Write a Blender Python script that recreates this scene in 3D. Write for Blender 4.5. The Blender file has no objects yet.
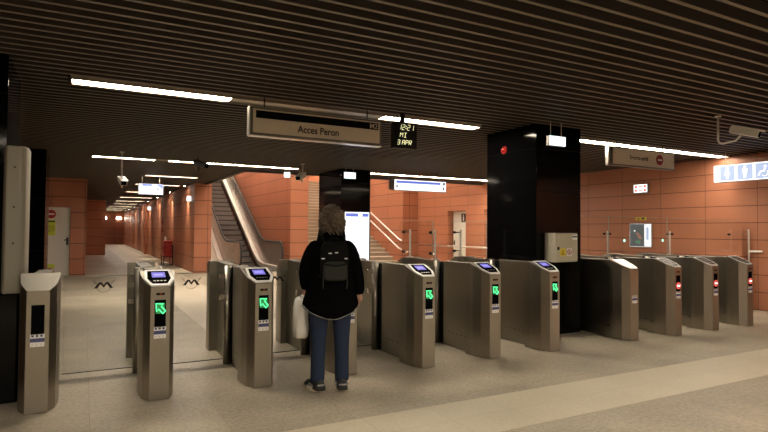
import bpy, bmesh, math, random
from mathutils import Vector, Matrix
random.seed(7)
S = bpy.context.scene
COL = S.collection
CEIL = 2.95

# ------------------------------------------------------------------ materials
def newmat(name):
    m = bpy.data.materials.new(name); m.use_nodes = True
    nt = m.node_tree; b = nt.nodes['Principled BSDF']
    return m, nt, b
def mat(name, col, rough=.5, metal=0., noise=0., nscale=8., stretch=(1, 1, 1), bump=0., emis=None, es=0., coat=0., rvar=0.):
    m, nt, b = newmat(name)
    b.inputs['Base Color'].default_value = (*col, 1)
    b.inputs['Roughness'].default_value = rough
    b.inputs['Metallic'].default_value = metal
    if coat: b.inputs['Coat Weight'].default_value = coat
    if emis:
        b.inputs['Emission Color'].default_value = (*emis, 1)
        b.inputs['Emission Strength'].default_value = es
    if noise or bump or rvar:
        tc = nt.nodes.new('ShaderNodeTexCoord'); mp = nt.nodes.new('ShaderNodeMapping')
        mp.inputs['Scale'].default_value = stretch
        n = nt.nodes.new('ShaderNodeTexNoise'); n.inputs['Scale'].default_value = nscale
        n.inputs['Detail'].default_value = 4
        nt.links.new(tc.outputs['Object'], mp.inputs[0]); nt.links.new(mp.outputs[0], n.inputs['Vector'])
        if noise:
            mx = nt.nodes.new('ShaderNodeMix'); mx.data_type = 'RGBA'
            mx.inputs[6].default_value = (*[c*(1-noise) for c in col], 1)
            mx.inputs[7].default_value = (*[min(1, c*(1+noise)) for c in col], 1)
            nt.links.new(n.outputs['Fac'], mx.inputs[0]); nt.links.new(mx.outputs[2], b.inputs['Base Color'])
        if rvar:
            mr = nt.nodes.new('ShaderNodeMapRange')
            mr.inputs[3].default_value = rough-rvar; mr.inputs[4].default_value = rough+rvar
            nt.links.new(n.outputs['Fac'], mr.inputs[0]); nt.links.new(mr.outputs[0], b.inputs['Roughness'])
        if bump:
            bp = nt.nodes.new('ShaderNodeBump'); bp.inputs['Strength'].default_value = bump
            bp.inputs['Distance'].default_value = .01
            nt.links.new(n.outputs['Fac'], bp.inputs['Height']); nt.links.new(bp.outputs[0], b.inputs['Normal'])
    return m
def mth(nt, op, a, b=None, c=None):
    n = nt.nodes.new('ShaderNodeMath'); n.operation = op
    for i, v in enumerate((a, b, c)):
        if v is None: continue
        if isinstance(v, (int, float)): n.inputs[i].default_value = v
        else: nt.links.new(v, n.inputs[i])
    return n.outputs[0]
def panelmat(name, col, ph, pw, z0=0., u0=0., jw=.009, rough=.45, var=.10):
    """cladding panels: joints from world position; u is the horizontal axis the wall runs along"""
    m, nt, b = newmat(name)
    g = nt.nodes.new('ShaderNodeNewGeometry'); s = nt.nodes.new('ShaderNodeSeparateXYZ')
    nt.links.new(g.outputs['Position'], s.inputs[0])
    sn = nt.nodes.new('ShaderNodeSeparateXYZ'); nt.links.new(g.outputs['True Normal'], sn.inputs[0])
    ax = mth(nt, 'ABSOLUTE', sn.outputs[0]); isx = mth(nt, 'GREATER_THAN', ax, .5)
    mu = nt.nodes.new('ShaderNodeMix'); mu.data_type = 'FLOAT'
    nt.links.new(isx, mu.inputs[0]); nt.links.new(s.outputs[0], mu.inputs[2]); nt.links.new(s.outputs[1], mu.inputs[3])
    u = mth(nt, 'DIVIDE', mth(nt, 'SUBTRACT', mu.outputs[0], u0), pw)
    v = mth(nt, 'DIVIDE', mth(nt, 'SUBTRACT', s.outputs[2], z0), ph)
    fu = mth(nt, 'FRACT', u); fv = mth(nt, 'FRACT', v)
    ju = mth(nt, 'LESS_THAN', fu, jw/pw); jv = mth(nt, 'LESS_THAN', fv, jw/ph*1.4)
    j = mth(nt, 'MAXIMUM', ju, jv)
    cid = nt.nodes.new('ShaderNodeCombineXYZ')
    nt.links.new(mth(nt, 'FLOOR', u), cid.inputs[0]); nt.links.new(mth(nt, 'FLOOR', v), cid.inputs[1])
    wn = nt.nodes.new('ShaderNodeTexWhiteNoise'); nt.links.new(cid.outputs[0], wn.inputs['Vector'])
    nz = nt.nodes.new('ShaderNodeTexNoise'); nz.inputs['Scale'].default_value = 2.2; nz.inputs['Detail'].default_value = 5
    mp = nt.nodes.new('ShaderNodeMapping'); mp.inputs['Scale'].default_value = (1, 1, 9)
    nt.links.new(g.outputs['Position'], mp.inputs[0]); nt.links.new(mp.outputs[0], nz.inputs['Vector'])
    f = mth(nt, 'ADD', mth(nt, 'MULTIPLY', wn.outputs['Value'], .5), mth(nt, 'MULTIPLY', nz.outputs['Fac'], .5))
    mx = nt.nodes.new('ShaderNodeMix'); mx.data_type = 'RGBA'
    mx.inputs[6].default_value = (*[c*(1-var) for c in col], 1); mx.inputs[7].default_value = (*[c*(1+var) for c in col], 1)
    nt.links.new(f, mx.inputs[0])
    m2 = nt.nodes.new('ShaderNodeMix'); m2.data_type = 'RGBA'
    m2.inputs[7].default_value = (col[0]*.18, col[1]*.14, col[2]*.14, 1)
    nt.links.new(j, m2.inputs[0]); nt.links.new(mx.outputs[2], m2.inputs[6]); nt.links.new(m2.outputs[2], b.inputs['Base Color'])
    b.inputs['Roughness'].default_value = rough
    bp = nt.nodes.new('ShaderNodeBump'); bp.inputs['Strength'].default_value = .5; bp.inputs['Distance'].default_value = .004
    bp.invert = True
    nt.links.new(j, bp.inputs['Height']); nt.links.new(bp.outputs[0], b.inputs['Normal'])
    return m
def floormat(name, col, px, py, x0, y0, spk=.34, rough=.42):
    m, nt, b = newmat(name)
    g = nt.nodes.new('ShaderNodeNewGeometry'); s = nt.nodes.new('ShaderNodeSeparateXYZ')
    nt.links.new(g.outputs['Position'], s.inputs[0])
    u = mth(nt, 'DIVIDE', mth(nt, 'SUBTRACT', s.outputs[0], x0), px); v = mth(nt, 'DIVIDE', mth(nt, 'SUBTRACT', s.outputs[1], y0), py)
    j = mth(nt, 'MAXIMUM', mth(nt, 'LESS_THAN', mth(nt, 'FRACT', u), .006/px), mth(nt, 'LESS_THAN', mth(nt, 'FRACT', v), .006/py))
    cid = nt.nodes.new('ShaderNodeCombineXYZ'); nt.links.new(mth(nt, 'FLOOR', u), cid.inputs[0]); nt.links.new(mth(nt, 'FLOOR', v), cid.inputs[1])
    wn = nt.nodes.new('ShaderNodeTexWhiteNoise'); nt.links.new(cid.outputs[0], wn.inputs['Vector'])
    n1 = nt.nodes.new('ShaderNodeTexNoise'); n1.inputs['Scale'].default_value = 30; n1.inputs['Detail'].default_value = 3
    n2 = nt.nodes.new('ShaderNodeTexNoise'); n2.inputs['Scale'].default_value = 1.3; n2.inputs['Detail'].default_value = 5
    vo = nt.nodes.new('ShaderNodeTexVoronoi'); vo.inputs['Scale'].default_value = 45
    for n in (n1, n2, vo): nt.links.new(g.outputs['Position'], n.inputs['Vector'])
    sp = mth(nt, 'LESS_THAN', vo.outputs['Distance'], .22)
    f = mth(nt, 'ADD', mth(nt, 'MULTIPLY', n1.outputs['Fac'], .65), mth(nt, 'MULTIPLY', n2.outputs['Fac'], .65))
    f = mth(nt, 'ADD', f, mth(nt, 'MULTIPLY', wn.outputs['Value'], .08)); f = mth(nt, 'SUBTRACT', mth(nt, 'SUBTRACT', f, .15), mth(nt, 'MULTIPLY', sp, .25))
    mx = nt.nodes.new('ShaderNodeMix'); mx.data_type = 'RGBA'; k = spk*2
    mx.inputs[6].default_value = (*[c*(1-k) for c in col], 1); mx.inputs[7].default_value = (*[c*(1+k) for c in col], 1)
    nt.links.new(f, mx.inputs[0])
    m2 = nt.nodes.new('ShaderNodeMix'); m2.data_type = 'RGBA'; m2.inputs[7].default_value = (*[c*.84 for c in col], 1)
    nt.links.new(j, m2.inputs[0]); nt.links.new(mx.outputs[2], m2.inputs[6]); nt.links.new(m2.outputs[2], b.inputs['Base Color'])
    b.inputs['Roughness'].default_value = rough; b.inputs['Specular IOR Level'].default_value = .35
    return m
def glassmat(name, tint=(.975, .985, .98), refl=1.0):
    m, nt, b = newmat(name); nt.nodes.remove(b)
    out = nt.nodes['Material Output']
    t = nt.nodes.new('ShaderNodeBsdfTransparent'); t.inputs[0].default_value = (*tint, 1)
    gl = nt.nodes.new('ShaderNodeBsdfGlossy'); gl.inputs['Roughness'].default_value = .03
    lw = nt.nodes.new('ShaderNodeLayerWeight'); lw.inputs[0].default_value = .5
    mx = nt.nodes.new('ShaderNodeMixShader')
    nt.links.new(mth(nt, 'ADD', mth(nt, 'MULTIPLY', mth(nt, 'POWER', lw.outputs['Facing'], 5.), .9*refl), .035*refl), mx.inputs[0])
    nt.links.new(t.outputs[0], mx.inputs[1]); nt.links.new(gl.outputs[0], mx.inputs[2]); nt.links.new(mx.outputs[0], out.inputs[0])
    return m

ORANGE = (.42, .162, .086)
M = {}
M['orange'] = panelmat('terracotta_panels', ORANGE, .328, 1.0, .0, .87)
M['orange_far'] = panelmat('terracotta_panels_far', ORANGE, .47, 1.2, .03, .0, jw=.014)
M['orange_plain'] = mat('terracotta_plain', ORANGE, .45, noise=.08)
M['floor'] = floormat('terrazzo', (.40, .345, .262), .9, .9, .06, .45)
M['strip'] = floormat('pale_stone', (.62, .55, .42), .6, .36, .1, 3.15, spk=.09)
M['strip_corridor'] = floormat('pale_stone_corridor', (.54, .47, .365), .6, .6, .1, 3.15, spk=.12)
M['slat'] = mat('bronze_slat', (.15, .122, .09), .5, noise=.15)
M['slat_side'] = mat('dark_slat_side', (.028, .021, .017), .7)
M['plenum'] = mat('dark_brown_board', (.013, .009, .008), .6, noise=.3, nscale=1.5)
M['ceil_plain'] = mat('dark_ceiling_edge', (.06, .05, .042), .6)
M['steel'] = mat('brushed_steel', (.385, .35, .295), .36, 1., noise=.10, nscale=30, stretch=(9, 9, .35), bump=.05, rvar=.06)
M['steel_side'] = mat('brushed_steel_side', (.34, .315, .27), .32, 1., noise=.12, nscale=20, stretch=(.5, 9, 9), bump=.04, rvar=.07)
M['steel_top'] = mat('steel_top_glare_toned', (.28, .26, .225), .55, 1.)  # same gate steel, coloured darker on the tops to hold down lamp glare
M['steel_light'] = mat('satin_steel_light', (.74, .71, .66), .3, 1.)
M['post_steel'] = mat('bright_steel', (.78, .75, .68), .4, .7)
M['chrome'] = mat('polished_steel', (.8, .78, .74), .15, 1.)
M['black_gloss'] = mat('black_glass_cladding', (.003, .003, .0035), .08)
M['black'] = mat('matte_black', (.012, .012, .013), .5)
M['black_screen'] = mat('black_screen_glass', (.004, .004, .005), .8)
M['black_screen'].node_tree.nodes['Principled BSDF'].inputs['Specular IOR Level'].default_value = 0
M['rubber'] = mat('black_rubber', (.02, .02, .02), .7)
M['glass'] = glassmat('clear_glass')
M['glass_edge'] = mat('glass_edge', (.30, .36, .33), .15, emis=None)
M['white_paint'] = mat('white_paint', (.72, .70, .64), .4)
M['beige_paint'] = mat('beige_enamel', (.50, .46, .36), .4, noise=.04)
M['sign_face'] = mat('unlit_sign_face', (.76, .67, .55), .5)
M['sign_frame'] = mat('sign_frame', (.22, .20, .17), .35, .7)
M['sign_dark'] = mat('sign_black', (.008, .008, .01), .5)
M['ink'] = mat('dark_ink', (.03, .022, .02), .6)
M['grey_ink'] = mat('grey_ink', (.62, .56, .48), .5)
M['lamp'] = mat('lamp_diffuser', (.9, .88, .82), .5, emis=(1., .88, .70), es=54.)
M['lamp_soft'] = mat('lamp_diffuser_soft', (.9, .88, .82), .5, emis=(1., .88, .72), es=26.)
M['lamp_high'] = mat('lamp_diffuser_high', (.9, .88, .82), .5, emis=(1., .88, .72), es=120.)
M['lamp_mid'] = mat('lamp_diffuser_mid', (.9, .88, .82), .5, emis=(1., .88, .72), es=110.)
M['lamp_hall'] = mat('lamp_diffuser_hall', (.9, .88, .82), .5, emis=(1., .88, .70), es=62.)
M['lamp_far'] = mat('lamp_diffuser_corridor', (.9, .88, .82), .5, emis=(1., .88, .72), es=45.)
M['louver'] = mat('unlit_louver', (.42, .36, .28), .4, .4, noise=.35, nscale=45)
M['sign_white'] = mat('backlit_white', (.25, .25, .25), .5, emis=(.93, .95, 1.), es=1.3)
M['sign_blue'] = mat('backlit_blue', (.1, .15, .5), .5, emis=(.14, .19, .66), es=.9)
M['pict_blue'] = mat('backlit_pictogram_blue', (.08, .1, .16), .5, emis=(.50, .60, .84), es=.8)
M['exit_white'] = mat('emergency_sign_face', (.2, .22, .2), .5, emis=(.86, 1., .98), es=1.5)
M['exit_green'] = mat('pale_green_mark', (.4, .8, .6), .5, emis=(.4, .8, .68), es=1.2)
M['red_lit'] = mat('red_lit', (.3, .03, .02), .4, emis=(1., .10, .09), es=1.1)
M['green_lit'] = mat('green_led', (.1, .9, .3), .4, emis=(.10, 1., .36), es=1.7)
M['green_dim'] = mat('green_led_dim', (.05, .3, .12), .4, emis=(.02, .35, .10), es=.10)
M['purple_lcd'] = mat('violet_lcd', (.03, .03, .1), .5, emis=(.20, .17, .62), es=1.0)
M['purple_hi'] = mat('violet_lcd_text', (.1, .1, .2), .5, emis=(.33, .30, .80), es=1.0)
M['bezel'] = mat('white_bezel', (.90, .89, .87), .35)
M['sticker'] = mat('white_sticker', (.86, .85, .86), .4)
M['sticker_blue'] = mat('blue_sticker', (.07, .08, .22), .4)
M['led_yellow'] = mat('clock_digits', (.9, .9, .5), .4, emis=(.95, .92, .50), es=1.0)
M['red'] = mat('fire_red', (.42, .02, .015), .35)
M['sign_red'] = mat('sign_red', (.40, .012, .012), .4)
M['yellow'] = mat('warning_yellow', (.75, .60, .03), .5)
M['lime'] = mat('lime_notice', (.62, .72, .05), .5)
M['door_white'] = mat('cream_door', (.74, .71, .63), .4)
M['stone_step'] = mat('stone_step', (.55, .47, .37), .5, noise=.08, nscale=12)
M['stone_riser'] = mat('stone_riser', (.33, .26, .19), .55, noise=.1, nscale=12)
M['esc_step'] = mat('escalator_step', (.035, .03, .028), .6)
M['esc_riser'] = mat('escalator_riser', (.19, .165, .15), .5)
M['skin'] = mat('skin', (.50, .27, .19), .5)
M['coat'] = mat('black_coat', (.0035, .0035, .004), 1., noise=.3, nscale=30)
M['trim'] = mat('white_piping', (.30, .29, .28), .7)
M['jeans'] = mat('denim', (.026, .036, .068), .85, noise=.25, nscale=60)
M['hair'] = mat('grey_brown_hair', (.12, .09, .066), .6, noise=.75, nscale=16)
M['pack'] = mat('backpack_cloth', (.007, .007, .007), .85)
M['pack_grey'] = mat('backpack_pocket', (.030, .031, .029), .8)
M['bag'] = mat('white_plastic_bag', (.78, .76, .72), .5, noise=.08, nscale=9, bump=.6)
M['shoe'] = mat('shoe_black', (.02, .02, .022), .7)
M['sole'] = mat('shoe_sole', (.70, .62, .52), .7)
M['poster'] = mat('poster_dark', (.05, .055, .06), .3, emis=(.10, .12, .12), es=.5, noise=.6, nscale=9)
M['poster_pink'] = mat('poster_pink', (.35, .17, .13), .4, emis=(.5, .22, .18), es=.2)
M['poster_green'] = mat('poster_green', (.08, .22, .13), .4, emis=(.1, .45, .2), es=.2)
M['poster_pale'] = mat('poster_pale', (.7, .72, .75), .4, emis=(.75, .78, .85), es=.9)
M['panel_grey'] = mat('grey_beige_panel', (.27, .255, .205), .45, .3)
M['grey_cam'] = mat('grey_camera_housing', (.06, .055, .05), .5)
M['lamp_end'] = mat('bulkhead_lamp', (.9, .88, .82), .5, emis=(1., .9, .75), es=22.)
M['back_plain'] = mat('unseen_wall_dark', (.16, .14, .12), .7)
M['timber'] = mat('dark_panel', (.05, .045, .04), .5)

for k_, v_ in (('coat', 0.), ('pack', .05), ('pack_grey', .1), ('hair', .15), ('sign_dark', 0.), ('jeans', .05), ('timber', .1), ('black', .15), ('plenum', 0.), ('purple_lcd', .05), ('purple_hi', .05), ('bezel', .2), ('black_gloss', .14)):
    M[k_].node_tree.nodes['Principled BSDF'].inputs['Specular IOR Level'].default_value = v_
# ------------------------------------------------------------------ mesh helpers
class MB:
    def __init__(s): s.v = []; s.f = []; s.m = []; s.mats = []
    def mi(s, m):
        if m not in s.mats: s.mats.append(m)
        return s.mats.index(m)
    def add(s, vs, fs, m):
        o = len(s.v); k = s.mi(m); s.v += [tuple(v) for v in vs]
        for f in fs: s.f.append([o+i for i in f]); s.m.append(k)
    def box(s, x0, x1, y0, y1, z0, z1, m):
        s.add([(x0,y0,z0),(x1,y0,z0),(x1,y1,z0),(x0,y1,z0),(x0,y0,z1),(x1,y0,z1),(x1,y1,z1),(x0,y1,z1)],
              [(0,3,2,1),(4,5,6,7),(0,1,5,4),(1,2,6,5),(2,3,7,6),(3,0,4,7)], m)
    def cyl(s, a, b, r, m, n=10, r2=None):
        a = Vector(a); b = Vector(b); d = (b-a).normalized(); r2 = r if r2 is None else r2
        u = d.orthogonal().normalized(); w = d.cross(u); vs = []
        for p, q in ((a, r), (b, r2)):
            vs += [p+u*q*math.cos(t*2*math.pi/n)+w*q*math.sin(t*2*math.pi/n) for t in range(n)]
        fs = [(i, (i+1) % n, n+(i+1) % n, n+i) for i in range(n)] + [tuple(range(n))[::-1], tuple(range(n, 2*n))]
        s.add(vs, fs, m)
    def tube(s, pts, r, m, n=8):
        pts = [Vector(p) for p in pts]; vs = []; u = None
        for i, p in enumerate(pts):
            d = ((pts[min(i+1, len(pts)-1)]-pts[max(i-1, 0)])).normalized()
            u = d.orthogonal().normalized() if u is None else (u-d*u.dot(d)).normalized()
            w = d.cross(u); q = r[i] if isinstance(r, (list, tuple)) else r
            vs += [p+u*q*math.cos(t*2*math.pi/n)+w*q*math.sin(t*2*math.pi/n) for t in range(n)]
        k = len(pts)
        fs = [(j*n+i, j*n+(i+1) % n, (j+1)*n+(i+1) % n, (j+1)*n+i) for j in range(k-1) for i in range(n)]
        fs += [tuple(range(n))[::-1], tuple(range((k-1)*n, k*n))]
        s.add(vs, fs, m)
    def prism(s, poly, axis, a, b, m):
        """poly: list of 2D points; axis 'z': (x,y), 'x': (y,z), 'y': (x,z)"""
        def P(p, h): return {'z': (p[0], p[1], h), 'x': (h, p[0], p[1]), 'y': (p[0], h, p[1])}[axis]
        n = len(poly); vs = [P(p, a) for p in poly]+[P(p, b) for p in poly]
        fs = [(i, (i+1) % n, n+(i+1) % n, n+i) for i in range(n)]+[tuple(range(n))[::-1], tuple(range(n, 2*n))]
        s.add(vs, fs, m)
    def rings(s, rings, m, cap=True):
        n = len(rings[0]); vs = [p for r in rings for p in r]; k = len(rings)
        fs = [(j*n+i, j*n+(i+1) % n, (j+1)*n+(i+1) % n, (j+1)*n+i) for j in range(k-1) for i in range(n)]
        if cap: fs += [tuple(range(n))[::-1], tuple(range((k-1)*n, k*n))]
        s.add(vs, fs, m)
    def build(s, name, parent=None, bevel=0., smooth=False, subsurf=0):
        me = bpy.data.meshes.new(name); me.from_pydata(s.v, [], s.f)
        for m in s.mats: me.materials.append(M[m] if isinstance(m, str) else m)
        for p, k in zip(me.polygons, s.m): p.material_index = k; p.use_smooth = smooth
        bm = bmesh.new(); bm.from_mesh(me); bmesh.ops.recalc_face_normals(bm, faces=bm.faces); bm.to_mesh(me); bm.free()
        o = bpy.data.objects.new(name, me); COL.objects.link(o)
        if parent: o.parent = parent
        if bevel:
            b = o.modifiers.new('b', 'BEVEL'); b.width = bevel; b.segments = 2; b.limit_method = 'ANGLE'; b.angle_limit = .6
        if subsurf:
            b = o.modifiers.new('s', 'SUBSURF'); b.levels = subsurf; b.render_levels = subsurf
        return o
def thing(name, label, cat, loc=(0, 0, 0), rz=0., group=None):
    o = bpy.data.objects.new(name, None); COL.objects.link(o); o.location = loc; o.rotation_euler = (0, 0, rz)
    o['label'] = label; o['category'] = cat
    if group: o['group'] = group
    return o
def tag(o, label, cat, group=None):
    o['label'] = label; o['category'] = cat
    if group: o['group'] = group
    return o
def struct(o, label=None):
    o['kind'] = 'structure'
    if label: o['label'] = label
    return o
def copy_tree(o, parent=None):
    c = o.copy(); COL.objects.link(c)
    if parent: c.parent = parent
    for ch in list(o.children): copy_tree(ch, c)
    return c
def text(name, body, size, m, parent, loc, rot, depth=.002, align='CENTER', sx=1., off=.0):
    cu = bpy.data.curves.new(name, 'FONT'); cu.body = body; cu.size = size; cu.extrude = depth
    cu.offset = off; cu.align_x = align; cu.align_y = 'CENTER'
    t = bpy.data.objects.new('tmp', cu); COL.objects.link(t)
    dg = bpy.context.evaluated_depsgraph_get(); me = bpy.data.meshes.new_from_object(t.evaluated_get(dg))
    bpy.data.objects.remove(t)
    o = bpy.data.objects.new(name, me); me.materials.clear(); me.materials.append(M[m]); COL.objects.link(o)
    o.parent = parent; o.location = loc; o.rotation_euler = rot; o.scale = (sx, 1, 1)
    return o
R90 = (math.pi/2, 0, 0)

# ------------------------------------------------------------------ camera
f = 555.; cx = 384.; cy = 216.
Xc = Vector((1028, -22, f)).normalized(); Yc = Vector((-300, -12, f)); Yc = (Yc-Xc*Yc.dot(Xc)).normalized()
Zc = -Xc.cross(Yc)
if Zc.y < 0: Zc = -Zc
cam_d = bpy.data.cameras.new('camera'); cam = bpy.data.objects.new('camera', cam_d); COL.objects.link(cam)
right = Vector((Xc.x, Yc.x, Zc.x)); up = Vector((Xc.y, Yc.y, Zc.y)); fwd = Vector((Xc.z, Yc.z, Zc.z))
mw = Matrix((right, up, -fwd)).transposed().to_4x4(); mw.translation = (0, 0, 1.45)
cam.matrix_world = mw; cam_d.sensor_width = 36; cam_d.lens = 36*f/768; cam_d.clip_start = .05; cam_d.clip_end = 200
S.camera = cam

# ------------------------------------------------------------------ setting
XL, XR, YB = -6., 11.2, -6.
OX, OY = 3.6, 14.1           # ceiling opening over the stairs: x > OX, y > OY
b = MB(); b.box(XL, XR, YB, 57, -.2, 0, 'floor'); struct(b.build('floor'), 'beige terrazzo station floor')
b = MB()
b.box(XL, XR, 3.15, 3.87, -.01, .0025, 'strip'); struct(b.build('trim_1'), 'pale stone band across the floor in front of the gates')
b = MB()
b.box(1.55, 2.75, 7.6, 56, -.01, .0025, 'strip_corridor'); struct(b.build('trim_2'), 'pale stone band running down the corridor floor')
# ceiling: dark boards with narrow bronze slats between them
b = MB()
b.box(XL, XR, YB, OY, CEIL+.085, CEIL+.2, 'plenum'); b.box(XL, OX, OY, 57, CEIL+.085, CEIL+.2, 'plenum')
LROWS = [-6.65, -.1, 6.45, 13.0]
CROWS = [16.9, 20.4, 24.9, 29.4, 33.4, 37.4, 42., 46.2, 50.4]
CUTS = [(-.1, [(XL, -4.42), (10.75, XR)]), (6.45, [(XL, -.17), (5.03, 6.47), (11.14, XR)]), (13.0, [(XL, .09), (4.63, 6.47), (11.13, XR)])]+[(c_, [(XL, 1.46), (2.93, OX)]) for c_ in CROWS]
y = YB+.03
while y < 57:
    x1 = XR if y < OY-.05 else OX
    spans = [(XL, x1)]
    for l, cut in CUTS:
        if abs(y-l) < .128: spans = [(a_, b_) for a_, b_ in cut if b_ > a_]
    for a_, b_ in spans:
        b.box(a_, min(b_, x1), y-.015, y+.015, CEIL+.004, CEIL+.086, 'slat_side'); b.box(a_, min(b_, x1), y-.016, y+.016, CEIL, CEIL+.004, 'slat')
    y += .158
b.box(OX, XR, OY-.02, OY+.12, CEIL-.03, CEIL+.4, 'ceil_plain'); b.box(OX-.1, OX+.02, OY, 19., CEIL-.03, CEIL+.4, 'ceil_plain')
struct(b.build('ceiling'), 'dark slatted metal ceiling')
b = MB(); b.box(3.2, 11.6, OY, 34.3, 6.2, 6.4, 'white_paint'); struct(b.build('ceiling'), 'high ceiling over the stairs')
# walls
b = MB()
b.box(XR, XR+.3, YB, 13.0, 0, CEIL+.2, 'orange')
b.box(XR, XR+.3, 13.0, 14.05, 2.14, CEIL+.2, 'orange'); b.box(XR, XR+.3, 14.05, 15.0, 0, CEIL+.2, 'orange')
b.box(XR, XR+.3, 15.0, 16.05, 2.14, CEIL+.2, 'orange'); b.box(XR, XR+.3, 16.05, 18.0, 0, CEIL+.2, 'orange')
b.box(XR+.3, XR+.4, 12.8, 16.3, 0, CEIL, 'orange_plain')
b.box(XR, XR+.3, OY+.12, 18.0, CEIL+.2, 6.2, 'orange_far')
struct(b.build('wall_right'), 'orange panelled wall at the right')
b = MB(); b.box(10.54, 11.5, 18.0, 34, 0, 6.2, 'orange_far'); struct(b.build('wall_stair_right'), 'orange wall right of the stairs')
b = MB(); b.box(6.40, 7.06, 18.8, 34, 0, 6.2, 'orange_far'); struct(b.build('wall_stair_middle'), 'orange wall between escalator and stairs')
b = MB(); b.box(3.18, 3.73, 19.0, 57, 0, 6.2, 'orange_far'); struct(b.build('wall_corridor_right'), 'orange wall along the right of the corridor')
b = MB(); b.box(3.0, 11.6, 34, 34.3, 0, 6.4, 'orange_far'); struct(b.build('wall_stair_back'))
b = MB(); b.box(XR+.3, XR+.5, OY, 18., CEIL, 6.2, 'orange_far'); b.box(3.2, 11.6, OY-.1, OY, CEIL+.4, 6.4, 'white_paint'); b.box(3.2, 3.5, OY, 19.1, CEIL+.4, 6.2, 'orange_far')
struct(b.build('wall_stair_front'))
b = MB()
b.box(XL, -1.02, 19.3, 34.9, 0, CEIL+.2, 'orange_far'); b.box(-1.02, -.37, 19.3, 19.6, 2.08, CEIL+.2, 'orange_far')
b.box(-.37, .06, 19.3, 34.9, 0, CEIL+.2, 'orange_far'); b.box(-1.02, -.37, 19.5, 19.8, 0, 2.1, 'timber')
struct(b.build('wall_corridor_left'), 'orange block with a cream service door left of the corridor')
b = MB(); b.box(-2, 1.02, 33.6, 57, 0, CEIL+.2, 'orange_far'); struct(b.build('wall_corridor_far'), 'farther orange block left of the corridor')
b = MB(); b.box(-2, 4, 55.5, 56, 0, CEIL+.2, 'orange_far'); struct(b.build('wall_end'), 'orange wall at the end of the corridor')
b = MB(); b.box(XL-.3, XL, YB, 19.4, 0, CEIL+.2, 'orange'); struct(b.build('wall_left'))
b = MB(); b.box(XL-.3, XR+.3, YB-.3, YB, 0, CEIL+.2, 'back_plain'); struct(b.build('wall_back'))  # added wall out of view, kept dark to quiet reflections in column and gates

# doors
def door(n, label, y0, y1, x):
    b = MB(); b.box(x, x+.05, y0, y1, 0.01, 2.12, 'door_white'); d = struct(b.build('door_%d' % n, bevel=.004), label)
    b = MB(); b.box(x-.05, x-.035, y1-.16, y1-.04, 1.03, 1.05, 'black'); b.box(x-.01, x, y1-.10, y1-.05, .95, 1.12, 'black'); b.cyl((x, y1-.07, 1.04), (x-.05, y1-.07, 1.04), .009, 'black')
    b.build('door_handle', d)
    return d
d = door(1, 'cream door with dark restroom sign in the right orange wall', 15.03, 15.98, XR+.2)
b = MB(); b.box(XR+.19, XR+.198, 15.26, 15.50, 1.74, 2.04, 'timber'); q = b.build('door_sign', d); q['label'] = 'small dark sign plate on door'
b = MB(); b.cyl((XR+.187, 15.38, 1.98), (XR+.19, 15.38, 1.98), .025, 'bezel'); b.box(XR+.187, XR+.19, 15.35, 15.41, 1.80, 1.945, 'bezel'); b.build('pictogram', d)
door(2, 'cream door mostly hidden behind the black column', 13.03, 13.98, XR+.2)
b = MB(); b.box(-1.01, -.38, 19.38, 19.44, .01, 2.07, 'door_white'); d = struct(b.build('door_3', bevel=.004), 'cream service door with no-entry and lime notices')
b = MB(); b.box(-.53, -.43, 19.30, 19.325, 1.07, 1.10, 'black'); b.box(-.47, -.42, 19.365, 19.38, .93, 1.16, 'black'); b.cyl((-.45, 19.38, 1.085), (-.45, 19.31, 1.085), .012, 'black'); b.build('door_handle', d)
def noentry(x, y, z, r, name, d, m='sign_red', bar='bezel'):
    b = MB(); b.cyl((x, y, z), (x, y-.008, z), r, m, 28); b.box(x-r*.62, x+r*.62, y-.011, y-.008, z-r*.17, z+r*.17, bar); return b.build(name, d)
noentry(-.88, 19.38, 1.86, .13, 'no_entry_sign', d); noentry(-.88, 19.38, .12, .12, 'no_entry_sign', d)
b = MB(); b.box(-1.0, -.76, 19.37, 19.38, 1.22, 1.68, 'lime')
b.box(-.99, -.77, 19.366, 19.37, 1.62, 1.66, 'ink')
for k in range(4): b.tube([(-.95+.04*k, 19.366, 1.30+.03*(k % 2)), (-.90+.04*k, 19.366, 1.40), (-.93+.04*k, 19.366, 1.52)], .005, 'ink', 5)
b.build('lime_notice', d)
b = MB(); b.box(-1.0, -.76, 19.37, 19.38, .25, .36, 'lime'); b.build('lime_notice', d)

# ------------------------------------------------------------------ columns
def column(x0, x1, y0, y1, label):
    t = thing('column', label, 'column', (x0, y0, 0), 0, 'black glass clad columns')
    w = x1-x0; dd = y1-y0
    b = MB(); b.box(.01, w-.01, .01, dd-.01, 0, CEIL+.03, 'black'); b.build('core', t)
    for z0, z1 in ((0, 1.005), (1.011, 2.005), (2.011, 2.605), (2.611, 2.95)):
        b = MB(); b.box(0, w, 0, dd, z0, z1, 'black_gloss'); b.build('cladding_band', t, bevel=.003)
    return t
column(5.50, 6.36, 5.75, 6.82, 'large black glossy column in the middle of the gate row with electrical box')
column(5.5, 6.30, 12.4, 13.85, 'black glossy column behind the person carrying the bright information screen')
column(-1.5, -.66, 12.4, 13.6, 'black glossy column at left beside the cream service door')
column(-1.5, -.60, 5.75, 6.8, 'black glossy column at the left picture edge behind the steel panel')

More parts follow.
